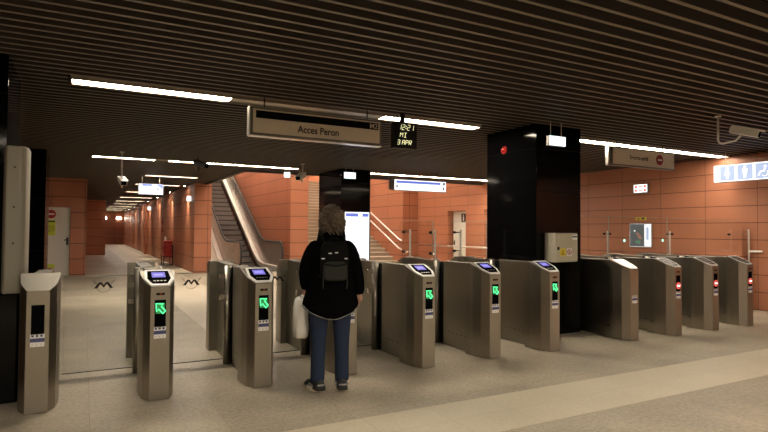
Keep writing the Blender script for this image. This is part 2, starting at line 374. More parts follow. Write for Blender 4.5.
# ------------------------------------------------------------------ ceiling lights
def strip_light(x0, x1, y, label, m='lamp', group='strip lights in the ceiling', w=.07, z=CEIL):
    t = thing('strip_light', label, 'ceiling light', ((x0+x1)/2, y, z), 0, group); h = (x1-x0)/2
    b = MB()
    for s in (-1, 1): b.box(-h, h, s*w-.006 if s > 0 else -w-.006, s*w+.006 if s > 0 else -w+.006, -.012, .08, 'louver')
    for s in (-1, 1): b.box(s*h-.006, s*h+.006, -w, w, -.012, .08, 'louver')
    b.box(-h, h, -w, w, .018, .022, 'white_paint'); b.build('housing', t)
    b = MB(); b.box(-h+.008, h-.008, -w+.008, w-.008, -.002, .014, m); b.build('diffuser', t)
    return t
strip_light(-.14, 1.46, 6.45, 'bright strip light above the left gates, left end of the front row', w=.105)
strip_light(1.47, 3.42, 6.45, 'unlit dull strip fixture above the Acces Peron sign', 'louver', w=.105)
strip_light(3.43, 5.0, 6.45, 'bright strip light above the digital clock', w=.105)
strip_light(6.5, 8.1, 6.45, 'bright strip light just right of the large black column', w=.105)
strip_light(8.11, 9.7, 6.45, 'bright strip light above the right gates between column and camera', w=.105)
strip_light(9.71, 11.12, 6.45, 'bright strip light ending at the right orange wall', 'lamp_soft', w=.105)
strip_light(.12, 1.33, 13.0, 'strip light at the left end of the second row', 'lamp_mid')
strip_light(1.34, 1.6, 13.0, 'short unlit piece in the second row of strip lights', 'louver')
strip_light(1.61, 3.1, 13.0, 'strip light of the second row crossed by the dark camera', 'lamp_mid')
strip_light(3.11, 4.6, 13.0, 'strip light of the second row left of the black screen column', 'lamp_mid')
strip_light(6.5, 8.1, 13.0, 'strip light of the second row above the blue and white platform sign', 'lamp_mid')
strip_light(8.11, 9.6, 13.0, 'strip light of the second row right of the platform sign', 'lamp_mid')
strip_light(9.61, 11.1, 13.0, 'strip light of the second row seen left of the large column', 'lamp_mid')
nth = ['nearest strip light of the corridor ceiling', 'second corridor strip light, behind the blue corridor sign', 'third corridor strip light from the gates', 'fourth corridor strip light from the gates', 'fifth corridor strip light from the gates', 'sixth corridor strip light from the gates', 'seventh corridor strip light from the gates', 'eighth corridor strip light from the gates', 'farthest strip light at the corridor end']
for yy, lb in zip(CROWS, nth): strip_light(1.49, 2.9, yy, lb, 'lamp_far', 'corridor strip lights', w=.06)
for yy in (-.1,):
    for k, x in enumerate((-4.4, -.6, 3.2, 7.0)):
        strip_light(x, x+3.7, yy, ['far left', 'left', 'right', 'far right'][k]+' ceiling strip light over the hall before the gates, behind the viewer', 'lamp_hall', 'hall lights before the gates', w=.105)
for yy, k in ((17.2, 0), (22, 1), (27, 2)):
    for x, s in ((4.0, 'escalator'), (7.8, 'stairs')):
        t = strip_light(x, x+2.2, yy, 'high strip light over the %s, %s of three' % (s, ['lowest', 'middle', 'topmost'][k]), 'lamp_high', 'high lights over the stairwell', w=.12, z=6.13)

# corridor wall washers
def spot(x, y, z, tgt, e, size, blend, name, col=(1, .84, .62), r=.03):
    l = bpy.data.lights.new(name, 'SPOT'); l.energy = e; l.color = col; l.spot_size = size; l.spot_blend = blend; l.shadow_soft_size = r
    o = bpy.data.objects.new(name, l); COL.objects.link(o); o.location = (x, y, z)
    o.rotation_euler = (Vector(tgt)-Vector((x, y, z))).to_track_quat('-Z', 'Y').to_euler()
    return o
pos = ['nearest', 'second', 'third', 'fourth', 'fifth', 'sixth', 'seventh', 'eighth']
for k, yy in enumerate((20.3, 24.2, 28.5, 33., 37.6, 42.5, 47.5, 52)):
    b = MB(); b.cyl((0, 0, 0), (0, 0, .09), .05, 'louver', 16); b.cyl((0, 0, -.001), (0, 0, .001), .035, 'lamp_far', 16)
    o = tag(b.build('downlight'), '%s round wall-washing downlight along the corridor wall' % pos[k], 'ceiling light', 'corridor downlights'); o.location = (3.06, yy, CEIL-.012)
    spot(3.07, yy, CEIL-.03, (3.12, yy, 0), 330, math.radians(40), .25, 'downlight_lamp')

for x_, z_, lb in ((1.55, 2.35, 'bright bulkhead lamp on the corridor end wall, left one'), (2.75, 2.35, 'bright bulkhead lamp on the corridor end wall, right one')):
    t = thing('wall_lamp', lb, 'lamp', (x_, 55.5, z_), 0, 'lamps on the corridor end wall')
    b = MB(); b.box(-.22, .22, -.06, 0, -.12, .12, 'louver'); b.build('base', t)
    b = MB(); b.box(-.2, .2, -.12, -.06, -.10, .10, 'lamp_end'); b.build('lamp_shade', t, bevel=.03)
# ------------------------------------------------------------------ ticket gates
def hexplan():  # half width .14, chamfered nose
    return [(-.082, 0), (.082, 0), (.120, .085), (.14, .20), (.14, 1.12), (-.14, 1.12), (-.14, .20), (-.120, .085)]
def topz(y): return .955+.42*min(y, .28)-(.012*min(1, (y-.28)/.3) if y > .28 else 0)
MID = 1.07
def cabinet(parent, name, mirror=False):
    half = [(.078, 0), (.124, .105), (.141, .23), (.142, .28), (.142, .37), (.060, .37), (.060, .60), (.060, .95)]
    k = len(half); pl = half+[(-x, y) for x, y in half[::-1]]
    tz = [topz(y)-(.004 if mirror else 0) for x, y in pl]
    if mirror: pl = [(x, 2*MID-y) for x, y in pl]
    n = len(pl); vs = [(x, y, .004) for x, y in pl]+[(p[0], p[1], z) for p, z in zip(pl, tz)]
    b = MB(); L = lambda i: n-1-i
    fr = [(i, (i+1) % n, n+(i+1) % n, n+i) for i in range(n)]
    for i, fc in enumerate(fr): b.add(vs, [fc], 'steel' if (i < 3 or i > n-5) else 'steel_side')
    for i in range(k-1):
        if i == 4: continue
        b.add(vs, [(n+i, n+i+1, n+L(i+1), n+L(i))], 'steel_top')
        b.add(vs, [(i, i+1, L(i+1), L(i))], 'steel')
    o = b.build(name, parent)
    bm = bmesh.new(); bm.from_mesh(o.data); bmesh.ops.remove_doubles(bm, verts=bm.verts, dist=1e-5); bmesh.ops.recalc_face_normals(bm, faces=bm.faces); bm.to_mesh(o.data); bm.free()
    m = o.modifiers.new('b', 'BEVEL'); m.width = .0015; m.segments = 1; m.limit_method = 'ANGLE'; m.angle_limit = .5
    return o
def slope_poly(b, pts, m, lift):
    b.add([(x, y, .955+.42*y+lift) for x, y in pts], [tuple(range(len(pts)))], m)
HEX = [(-.074, .006), (.074, .006), (.119, .11), (.106, .272), (-.106, .272), (-.119, .11)]
def slab(b, pts, m, l0, l1):
    n = len(pts); vs = [(x, y, .955+.42*y+l0) for x, y in pts]+[(x, y, .955+.42*y+l1) for x, y in pts]
    b.add(vs, [(i, (i+1) % n, n+(i+1) % n, n+i) for i in range(n)]+[tuple(range(n, 2*n)), tuple(range(n))[::-1]], m)
def gate(x, label, display='lcd', signal='arrow', rear=True, y0=5.0):
    t = thing('ticket_gate', label, 'ticket gate', (x, y0, 0), 0, 'row of steel ticket gates')
    cabinet(t, 'front_cabinet')
    if rear: cabinet(t, 'rear_cabinet', True)
    if rear:
        for q in (-1, 1): b = MB(); b.cyl((q*.088, MID, 0.004), (q*.088, MID, 1.055), .042, 'steel', 20); b.build('pivot_post', t, smooth=True)
        b = MB(); b.box(-.045, .045, .955, 2*MID-.955, .004, 1.045, 'black'); b.build('gap_filler', t)
    # side seam, sensor slot and rivets
    for s in (-1, 1):
        b = MB(); xs = s*.060
        for k in range(5): b.box(xs-.002, xs+.002, .47+k*.085, .495+k*.085, .17, .178, 'black')
        b.build('rivet_row', t)
        b = MB(); b.box(s*.137-.004, s*.137+.004, .225, .32, .835, .862, 'black'); b.build('sensor_slot', t)
        b = MB(); b.cyl((s*.139-.004, .31, .17), (s*.139+.005, .31, .17), .012, 'chrome', 12); b.build('lock', t)
    # top bezel
    if display in ('lcd', 'frame'):
        b = MB(); slab(b, HEX, 'bezel', .001, .013); inner = [(px*.80, .139+(py-.139)*.82) for px, py in HEX]
        slab(b, inner, 'black_screen' if display == 'lcd' else 'timber', .0105, .0138); o = b.build('top_bezel', t); o['label'] = 'white framed reader top'
        if display == 'lcd':
            b = MB(); slab(b, [(-.055, .135), (.055, .135), (.055, .225), (-.055, .225)], 'purple_lcd', .0136, .0146)
            slab(b, [(-.038, .165), (.038, .165), (.038, .195), (-.038, .195)], 'purple_hi', .0146, .0152); o = b.build('display', t); o['label'] = 'glowing violet display'
            b = MB()
            for k in range(4): slab(b, [(-.05+k*.028, .07), (-.032+k*.028, .07), (-.032+k*.028, .085), (-.05+k*.028, .085)], 'sign_frame', .0136, .0146)
            b.build('keypad_icon', t)
        else:
            b = MB()
            for k in range(3): slab(b, [(-.06, .06+k*.06), (.06, .06+k*.06), (.06, .09+k*.06), (-.06, .09+k*.06)], 'sign_frame', .0136, .0146)
            b.build('reader_plate', t)
    elif display == 'plate':
        b = MB(); slab(b, HEX, 'steel_light', .001, .006); b.build('top_plate', t)
    yf = -.003
    if signal != 'none':
        b = MB(); b.box(-.045, .045, yf, .004, .615, .845, 'black_screen'); b.build('signal_screen', t)
    if signal in ('arrow', 'stop'):
        b = MB(); b.box(-.034, .034, yf, .004, .885, .905, 'black'); b.box(-.005, .012, yf-.001, yf, .89, .90, 'red'); b.build('ticket_slot', t)
    if signal == 'arrow':
        b = MB(); c = (.000, .775); s = .058; a = math.radians(45)
        pts = [(-.42, -.2), (.25, -.2), (.25, -.62), (1., 0), (.25, .62), (.25, .2), (-.82, .2), (-.82, -.2)]
        an = math.radians(135)
        P = [(c[0]+s*(px*math.cos(an)-pz*math.sin(an))*.86, yf-.003, c[1]+s*(px*math.sin(an)+pz*math.cos(an))) for px, pz in [(-.85, -.28), (.1, -.28), (.1, -.75), (1., 0), (.1, .75), (.1, .28), (-.85, .28), (-.85, -.28)]]
        b.tube(P, .0048, 'green_lit', 6)
        o = b.build('arrow_signal', t); o['label'] = 'green lit arrow'
        b = MB(); b.box(-.036, .036, yf-.001, yf, .73, .82, 'green_dim'); b.build('arrow_glow', t)
    if signal == 'stop':
        b = MB(); b.cyl((0, yf, .70), (0, yf-.004, .70), .047, 'red_lit', 24); b.cyl((0, yf-.004, .70), (0, yf-.005, .70), .036, 'poster_pink', 24); b.box(-.03, .03, yf-.007, yf-.005, .69, .71, 'exit_white'); o = b.build('stop_signal', t); o['label'] = 'red lit no-entry disc'
    b = MB()
    z = .52 if signal != 'low' else .5
    b.box(-.048, .048, yf, .004, z, z+.10, 'sticker'); b.box(-.048, .048, yf-.001, yf, z+.036, z+.066, 'sticker_blue')
    for k in range(3): b.box(-.04+k*.03, -.025+k*.03, yf-.001, yf, z+.076, z+.092, 'sticker_blue'); b.box(-.038+k*.03, -.03+k*.03, yf-.001, yf, z+.01, z+.022, 'grey_ink')
    b.build('sticker', t)
    return t
def emblem(parent, x, z, y):
    b = MB(); r = .062; q_ = 1.3
    pts = [(x+r*math.cos(a), y, z-.018+r*math.sin(a)) for a in [math.radians(-195+k*15) for k in range(0, 15)]]
    b.tube(pts, .0016, 'ink', 5)
    for s in (-1, 1):
        b.add([(x+s*.055, y-.001, z-.04), (x+s*.085, y-.001, z-.04), (x+s*.042, y-.001, z+.018), (x+s*.018, y-.001, z+.018)], [(0, 1, 2, 3)], 'ink')
        b.add([(x+s*.018, y-.001, z+.018), (x+s*.042, y-.001, z+.018), (x+s*.0, y-.001, z-.036), (x+s*.0, y-.001, z-.008)], [(0, 1, 2, 3)], 'ink')
        for k in range(3): b.tube([(x+s*(.055+.005*k), y, z-.01+.016*k), (x+s*(.09+.008*k), y, z+.02+.012*k)], .0014, 'ink', 4)
    o = b.build('emblem', parent); o['label'] = 'dark winged M emblem printed on glass'
    return o
def leaf(gt, gx, x0, x1, ex=None, z0=.055, z1=.985, side=-1, yy=MID):
    """glass leaf child of gate gt located at gx; absolute x0..x1"""
    b = MB(); b.box(x0-gx, x1-gx, yy-.005, yy+.005, z0, z1, 'glass'); g = b.build('glass_leaf', gt)
    if ex is not None: emblem(g, ex-gx, .90, yy-.007)
    b = MB(); b.box(x0-gx, x1-gx, yy-.0052, yy+.0052, z1-.004, z1, 'glass_edge'); b.box(x0-gx, x1-gx, yy-.0052, yy+.0052, z0, z0+.006, 'black'); b.build('edge_strip', g)
    for z in (.95, .72):
        xx = x1-gx if side < 0 else x0-gx
        b = MB(); b.box(xx-.05, xx+.03, yy-.02, yy+.02, z-.03, z+.03, 'chrome'); b.build('hinge_clamp', gt, bevel=.004)
    return g
GX = [-.305, .582, 1.466, 2.36, 3.228, 4.14, 5.035, 6.505, 7.385, 8.27, 9.175]
GY = [5.12, 5.06, 5.03, 5.07, 4.96, 4.98, 4.95, 4.965, 4.93, 4.93, 4.93]
gl = ['dull ticket gate post at far left with blank top and dark window', 'ticket gate with green arrow, leftmost of those with a violet display', 'ticket gate with green arrow just left of the person', 'ticket gate right in front of the person, half hidden by their legs', 'ticket gate with green arrow, first one right of the person', 'ticket gate with green arrow, second one right of the person', 'ticket gate with green arrow against the large black column', 'ticket gate with blank bright top plate just right of the large black column', 'ticket gate with red stop signal, left of the three red ones', 'ticket gate with red stop signal, middle of the three red ones', 'ticket gate with red stop signal, nearest the right orange wall']
gates = []
for i, x in enumerate(GX):
    gates.append(gate(x, gl[i], 'none' if i == 0 else 'plate' if i == 7 else 'frame' if i > 7 else 'lcd', 'blank' if i == 0 else 'low' if i == 7 else 'stop' if i > 7 else 'arrow', rear=(i != 0), y0=GY[i]))
for o in list(gates[7].children):
    if o.name.startswith('signal_screen'): bpy.data.objects.remove(o)
leaf(gates[1], GX[1], -.16, .455, .18)
leaf(gates[2], GX[2], .735, 1.34, 1.0)
leaf(gates[3], GX[3], 1.615, 2.22, 1.94)
for i in (4, 5, 6): leaf(gates[i], GX[i], GX[i-1]+.14, GX[i]-.14, None)
b = MB(); b.box(-.03, .03, .98, 1.06, .004, 1.0, 'glass_edge') if False else None
# tall glass screens with clamp posts
def clamp_post(parent, x, y, z0, z1, arms):
    b = MB(); b.cyl((x, y, z0), (x, y, z1), .015, 'post_steel', 14); b.build('post', parent)
    b = MB(); b.cyl((x, y, z0), (x, y, z0+.012), .05, 'steel_light', 18); b.build('foot_plate', parent)
    for (dx, dy, z) in arms:
        b = MB(); b.cyl((x, y, z), (x+dx, y+dy, z), .009, 'chrome', 10)
        v = Vector((dx, dy, 0)).normalized()*.02; b.cyl((x+dx-v.x, y+dy-v.y, z), (x+dx+v.x, y+dy+v.y, z), .018, 'black', 14); b.build('clamp_arm', parent)
def side_screen(gx, label, mid=True):
    t = thing('glass_screen', label, 'glass screen', (gx, 6.17, 1.066), 0, 'tall glass screens on the gates')
    b = MB(); b.box(-.095, -.085, -.02, .85, .03, .52, 'glass'); b.build('glass_pane', t)
    b = MB(); b.box(-.0952, -.0848, -.022, -.018, .03, .52, 'glass_edge'); b.box(-.0952, -.0848, -.02, .85, .517, .522, 'glass_edge'); b.build('edge_strip', t)
    if mid: clamp_post(t, -.02, .02, 0, .40, [(-.07, 0, .36), (-.07, 0, .08)])
    clamp_post(t, .03, .75, 0, .40, [(-.11, 0, .36), (-.11, 0, .08)])
    return t
side_screen(GX[5], 'tall glass pane with clamp posts on the second gate right of the person')
side_screen(GX[6], 'tall glass pane with clamp posts on the gate beside the black column', False)
t = thing('glass_barrier', 'long tall glass barrier above the right gates from column to wall', 'glass screen', (6.42, 6.165, 0))
xs = [6.44, 7.45, 8.93, 11.18]
for k in range(3):
    b = MB(); b.box(xs[k]-6.42, xs[k+1]-6.42-.012, -.005, .005, 1.09, 1.70, 'glass'); b.build('glass_pane', t)
    b = MB(); b.box(xs[k]-6.42, xs[k+1]-6.42-.012, -.0052, .0052, 1.697, 1.702, 'glass_edge'); b.box(xs[k]-6.42, xs[k]-6.42+.004, -.0055, .0055, 1.09, 1.70, 'glass_edge'); b.build('edge_strip', t)
clamp_post(t, 7.50-6.42, .055, 1.062, 1.47, [(-.14, -.05, 1.42), (-.03, -.06, 1.42)])
clamp_post(t, 9.09-6.42, .055, 1.062, 1.47, [(-.14, -.05, 1.42), (-.03, -.06, 1.42)])
clamp_post(t, 11.13-6.42, -.165, 0.004, 1.52, [(-.36, .16, 1.42)])
b = MB(); b.cyl((11.13-6.42, -.17, 1.10), (11.19-6.42, -.38, 1.10), .02, 'steel_light', 12); b.build('rail', t)

# steel panel at far left
t = thing('steel_panel', 'tall pale chamfered steel panel at the left picture edge', 'panel', (-.515, 5.50, 0))
pl = [(-.06, .0), (.045, .0), (.08, .03), (.09, .10), (.09, .30), (-.08, .30), (-.08, .04)]
b = MB(); b.prism(pl, 'z', .90, 2.13, 'panel_grey'); b.build('upper_cladding', t, bevel=.012)
b = MB(); b.prism([(-.09, .01), (.04, .01), (.08, .10), (.09, .29), (-.12, .29)], 'z', 0.004, .90, 'black_gloss'); b.build('darkened_lower_steel', t, bevel=.006)  # steel continues down here; its dark reflection is painted as black
for z in (1.32, 1.62, 1.95):
    b = MB(); b.cyl((.0, .0, z), (.0, -.006, z), .008, 'ink', 10); b.build('bolt', t)

# ------------------------------------------------------------------ electrical box, alarm, exit lamps
t = thing('electrical_box', 'beige electrical box with warning stickers on the large black column', 'electrical box', (5.62, 5.53, 1.03))
b = MB(); b.box(.03, .44, 0.012, .218, 0, .40, 'beige_paint'); b.build('box', t, bevel=.006)
b = MB(); b.box(.038, .432, -.004, .012, .008, .392, 'beige_paint'); b.build('door', t, bevel=.004)
b = MB(); b.box(.045, .075, -.016, -.004, .17, .21, 'black'); b.build('lock', t)
b = MB(); b.prism([(.10, .09), (.20, .09), (.20, .19), (.10, .19)], 'y', -.006, -.004, 'yellow'); b.prism([(.115, .10), (.185, .10), (.15, .175)], 'y', -.007, -.006, 'ink'); b.prism([(.128, .108), (.172, .108), (.15, .157)], 'y', -.008, -.007, 'yellow'); b.prism([(.147, .115), (.153, .115), (.153, .14), (.147, .14)], 'y', -.009, -.008, 'ink'); b.build('warning_sticker', t)
b = MB(); b.prism([(.225, .09), (.32, .09), (.32, .19), (.225, .19)], 'y', -.006, -.004, 'sticker')
b.tube([(.272+.036*math.cos(a*math.pi/8), -.008, .14+.036*math.sin(a*math.pi/8)) for a in range(17)], .005, 'sign_red', 5); b.tube([(.247, -.008, .165), (.297, -.008, .115)], .004, 'sign_red', 5); b.tube([(.262, -.007, .12), (.28, -.007, .155)], .005, 'ink', 5); b.build('prohibition_sticker', t)
b = MB(); b.box(.33, .42, -.006, -.004, .31, .375, 'sticker'); b.box(.33, .42, -.007, -.006, .34, .36, 'ink'); b.build('label_plate', t)
t = thing('fire_alarm', 'round red alarm lamp high on the large black column', 'alarm', (5.518, 6.42, 2.66))
b = MB(); b.cyl((0, 0, 0), (-.03, 0, 0), .06, 'sign_red', 20); b.build('base', t)
b = MB(); b.rings([[(-.03-.04*math.sin(q), .042*math.cos(q)*math.cos(a*math.pi/8), .042*math.cos(q)*math.sin(a*math.pi/8)) for a in range(16)] for q in (0, .4, .8, 1.2, 1.5)], 'red'); b.build('dome', t, smooth=True)
def exit_lamp(loc, w, h, label, rot=0., drop=.12, depth=.05):
    t = thing('emergency_lamp', label, 'emergency sign', loc, rot, 'lit emergency signs')
    b = MB(); b.box(-w/2, w/2, 0, depth, -h/2, h/2, 'sign_frame'); b.build('housing', t, bevel=.006)
    b = MB(); b.box(-w/2+.006, w/2-.006, -.006, 0, -h/2+.006, h/2-.006, 'exit_white'); b.build('face', t)
    b = MB(); b.box(-w/2+.03, -w/2+.08, -.008, -.006, h/2-.05, h/2-.02, 'exit_green'); b.box(-w/2+.05, w/2-.06, -.008, -.006, -h/2+.028, -h/2+.034, 'exit_green'); b.build('marking', t)
    if drop:
        for s in (-1, 1): b = MB(); b.cyl((s*w*.32, depth/2, h/2), (s*w*.32, depth/2, h/2+drop), .006, 'louver', 8); b.build('hanger', t)
    return t
exit_lamp((5.64, 5.50, 2.68), .31, .14, 'bright emergency sign hanging before the large black column', 0, .19)
exit_lamp((5.62, 12.15, 2.765), .31, .16, 'small bright emergency sign hanging before the black screen column', 0, .10)
exit_lamp((3.12, 19.75, 2.47), .17, .17, 'white emergency lamp on the near end of the corridor wall', math.radians(-30), 0)
exit_lamp((3.12, 32.8, 2.55), .2, .2, 'white emergency lamp farther down the corridor wall', math.radians(-30), 0)
exit_lamp((4.06, 12.2, 2.70), .15, .13, 'small white emergency lamp hanging left of the white camera, over the escalator', math.radians(-20), .17)
t = thing('exit_sign', 'small lit red and white exit sign on the right orange wall', 'exit sign', (11.19, 8.33, 2.445))
b = MB(); b.box(-.06, 0, -.18, .18, -.10, .10, 'sign_frame'); b.build('housing', t, bevel=.005)
b = MB(); b.box(-.066, -.06, -.17, .17, -.09, .09, 'exit_white'); b.build('face', t)
b = MB()
for s in (-1, 1): b.box(-.069, -.066, s*.115-.03, s*.115+.03, .015, .07, 'red_lit'); b.box(-.069, -.066, s*.115-.03, s*.115+.03, -.07, -.015, 'red_lit')
b.box(-.069, -.066, -.05, .06, .035, .06, 'red_lit'); b.box(-.069, -.066, -.06, .05, -.055, -.03, 'red_lit'); b.build('marking', t)

# information screen on the second column
t = thing('information_screen', 'tall bright information screen with blue header on the black column', 'screen', (5.58, 12.39, .5))
b = MB(); b.box(-.03, .70, -.05, .005, -.04, 1.42, 'black'); b.build('frame', t, bevel=.006)
b = MB(); b.box(0, .66, -.058, -.05, 0, 1.39, 'sign_white'); b.build('display', t)
b = MB(); b.box(.02, .64, -.061, -.058, 1.28, 1.36, 'sign_blue'); b.box(.36, .47, -.063, -.061, 1.29, 1.35, 'sign_white'); b.build('header', t)
b = MB()
for k in range(9): b.box(.34+k*.027, .355+k*.027, -.061, -.058, .31, .325+.01*(k % 3), 'grey_ink')
b.box(.545, .548, -.061, -.058, .45, 1.2, 'pict_blue'); b.build('notice_text', t)

# ------------------------------------------------------------------ signs
def hangers(t, xs, z0, z1, y=0., m='ink', r=.008):
    for x in xs: b = MB(); b.cyl((x, y, z0), (x, y, z1), r, m, 8); b.build('hanger', t)
t = thing('platform_sign', 'hanging beige Acces Peron sign with black M2 band', 'sign', (1.60, 6.10, 2.50))
b = MB(); b.box(0, 1.65, .0, .10, 0, .32, 'sign_frame'); b.build('frame', t, bevel=.005)
b = MB(); b.box(.03, 1.62, -.004, 0, .03, .295, 'sign_face'); b.build('face', t)
b = MB(); b.box(-.012, 0, 0, .10, 0, .32, 'steel_light'); b.box(0, 1.65, -.004, .10, -.008, 0, 'steel_light'); b.build('edge_trim', t)
b = MB(); b.box(.06, 1.60, -.007, -.004, .195, .28, 'sign_dark'); b.build('black_band', t)
text('line_code', 'M2', .085, 'grey_ink', t, (1.535, -.008, .236), R90, .001, off=.0015)
text('sign_text', 'Acces Peron', .115, 'ink', t, (.81, -.006, .108), R90, .001, sx=.88, off=.0022)
hangers(t, (.17, 1.47), .32, .45, .05)
t = thing('no_crossing_sign', 'hanging beige sign with red no-entry disc right of the column', 'sign', (7.45, 6.10, 2.53))
b = MB(); b.box(0, 1.61, 0, .10, 0, .31, 'sign_frame'); b.build('frame', t, bevel=.005)
b = MB(); b.box(.03, 1.58, -.004, 0, .025, .285, 'sign_face'); b.build('face', t)
b = MB(); b.box(-.05, -.0, 0.02, .08, 0, .31, 'steel_light'); b.build('edge_trim', t)
text('sign_text', 'Trecerea oprită', .085, 'ink', t, (.66, -.006, .15), R90, .001, sx=.85, off=.0022)
noentry(1.19, -.004, .155, .088, 'no_entry_disc', t)
hangers(t, (.17, 1.35), .31, .42, .05)
t = thing('platform_sign', 'backlit white sign with blue band hanging before the stairs', 'sign', (6.76, 12.0, 2.45))
b = MB(); b.box(0, 1.56, 0, .12, 0, .28, 'sign_frame'); b.box(-.10, 0, .02, .10, .02, .27, 'sign_frame'); b.build('frame', t)
b = MB(); b.box(.01, 1.55, -.005, 0, .01, .27, 'sign_white'); b.build('face', t)
b = MB(); b.box(.06, 1.38, -.008, -.005, .185, .245, 'sign_blue'); b.build('blue_band', t)
b = MB(); b.box(1.46, 1.52, -.008, -.005, .18, .245, 'sign_frame'); b.box(.06, .10, -.008, -.005, .07, .14, 'ink'); b.box(1.46, 1.50, -.008, -.005, .05, .13, 'ink')
for k in range(8): b.box(.14+k*.035, .165+k*.035, -.008, -.005, .085, .10, 'poster_pink'); b.box(1.17+k*.032, 1.19+k*.032, -.008, -.005, .075, .09, 'grey_ink')
b.build('markings', t); hangers(t, (.12, 1.40), .28, .50, .06, 'louver')
t = thing('corridor_sign', 'backlit white and blue sign hanging in the corridor mouth', 'sign', (1.32, 17.0, 2.41))
b = MB(); b.box(0, .66, 0, .12, 0, .31, 'sign_frame'); b.build('frame', t)
b = MB(); b.box(.01, .65, -.005, 0, .01, .30, 'sign_white'); b.build('face', t)
b = MB(); b.box(.10, .36, -.008, -.005, .24, .295, 'sign_blue'); b.add([(.48, -.008, .295), (.64, -.008, .295), (.64, -.008, .15)], [(0, 1, 2)], 'sign_blue'); b.box(.48, .56, -.008, -.005, .12, .2, 'pict_blue'); b.build('markings', t)
hangers(t, (.1, .56), .31, .54, .06, 'louver')
# restroom sign, runs along Y
t = thing('restroom_sign', 'bright white restroom sign with pale blue pictograms at the right edge', 'sign', (10.6, 6.33, 2.39))
b = MB(); b.box(0, .14, -1.75, 0, .015, .335, 'sign_frame'); b.build('frame', t, bevel=.004)
b = MB(); b.box(-.006, 0, -1.745, -.005, .02, .33, 'sign_white'); b.build('face', t)
b = MB(); b.box(0, .14, 0, .006, .02, .33, 'sign_white') ; b.build('end_face', t)
def person_icon(b, y, z, h, skirt, m='sign_white', x=-.012):
    b.cyl((x, y, z+h*.42), (x+.002, y, z+h*.42), h*.10, m, 14)
    if skirt: b.prism([(y-.10*h, z+.28*h), (y+.10*h, z+.28*h), (y+.24*h, z-.15*h), (y-.24*h, z-.15*h)], 'x', x, x+.002, m)
    else: b.prism([(y-.2*h, z+.28*h), (y+.2*h, z+.28*h), (y+.17*h, z-.1*h), (y-.17*h, z-.1*h)], 'x', x, x+.002, m)
    for s in (-1, 1): b.prism([(y+s*.03*h, z-.1*h), (y+s*.11*h, z-.1*h), (y+s*.09*h, z-.48*h), (y+s*.03*h, z-.48*h)], 'x', x, x+.002, m)
for k in range(5):
    yy = -.25-k*.315
    b = MB(); b.box(-.010, -.006, yy-.135, yy+.135, .04, .31, 'pict_blue')
    if k < 2: person_icon(b, yy, .175, .22, k == 0)
    elif k == 2:
        b.cyl((-.012, yy-.03, .25), (-.01, yy-.03, .25), .022, 'sign_white', 14); b.tube([(-.012, yy-.03, .23), (-.012, yy-.01, .16), (-.012, yy+.05, .16), (-.012, yy+.08, .09)], .012, 'sign_white', 6)
        b.tube([(-.012, yy-.02+.055*math.cos(a*.5), .13+.055*math.sin(a*.5)) for a in range(5, 12)], .007, 'sign_white', 5)
    elif k == 3: b.prism([(yy-.08, .17), (yy, .10), (yy+.08, .17), (yy+.02, .17), (yy+.02, .27), (yy-.02, .27), (yy-.02, .17)], 'x', -.012, -.010, 'sign_white')
    else: person_icon(b, yy, .175, .2, False)
    b.build('pictogram', t)
for yy in (-.18, -1.5): b = MB(); b.cyl((.07, yy, .35), (.07, yy, .57), .008, 'white_paint', 8); b.build('hanger', t)

# clock with segment strokes
t = thing('digital_clock', 'black digital clock reading 12:21 MI 3 APR hanging beside the platform sign', 'clock', (3.43, 6.10, 2.50))
b = MB(); b.box(0, .34, 0, .09, 0, .335, 'black'); b.build('case', t, bevel=.008)
b = MB(); b.cyl((.145, .045, .33), (.145, .045, .45), .035, 'black', 14); b.build('mount', t)
SEG = {'a': ((0, 2), (1, 2)), 'b': ((1, 2), (1, 1)), 'c': ((1, 1), (1, 0)), 'd': ((0, 0), (1, 0)), 'e': ((0, 1), (0, 0)), 'f': ((0, 2), (0, 1)), 'g': ((0, 1), (1, 1)), 'i': ((.5, 2), (.5, 0)), 'm': ((0, 2), (.5, 1.1)), 'n': ((.5, 1.1), (1, 2)), 'r': ((.4, 1), (1, 0))}
CH = {'1': 'bc', '2': 'abged', '3': 'abgcd', 'M': 'fembcn', 'I': 'iad', 'A': 'abcefg', 'P': 'abefg', 'R': 'abefgr', ' ': ''}
def seg_text(b, s, x, z, w, h, gap):
    for ch in s:
        if ch == ':':
            for q in (.6, 1.4): b.box(x-.004+q*.1*h, x+.006+q*.1*h, -.004, -.0005, z+q*h/2-.005, z+q*h/2+.005, 'led_yellow')
            x += .02; continue
        for k in CH[ch]:
            (x0, z0), (x1, z1) = SEG[k]
            P = [(x+px*w+.10*pz*h/2*1.6, -.003, z+pz*h/2) for px, pz in ((x0, z0), (x1, z1))]
            a = Vector(P[0]); c = Vector(P[1]); d = (c-a)*.08
            b.cyl(a+d, c-d, .0031, 'led_yellow', 6)
        x += w+gap
b = MB(); seg_text(b, '12', .06, .235, .036, .066, .018); seg_text(b, ':', .168, .235, .04, .066, .02); seg_text(b, '21', .190, .235, .036, .066, .018); o = b.build('time_digits', t); o['label'] = 'pale yellow lit time 12:21'
b = MB(); seg_text(b, 'MI', .085, .14, .038, .056, .018); b.build('weekday_letters', t)
b = MB(); seg_text(b, '3', .045, .045, .034, .056, .02); seg_text(b, 'APR', .115, .045, .035, .056, .015); b.build('date_letters', t)

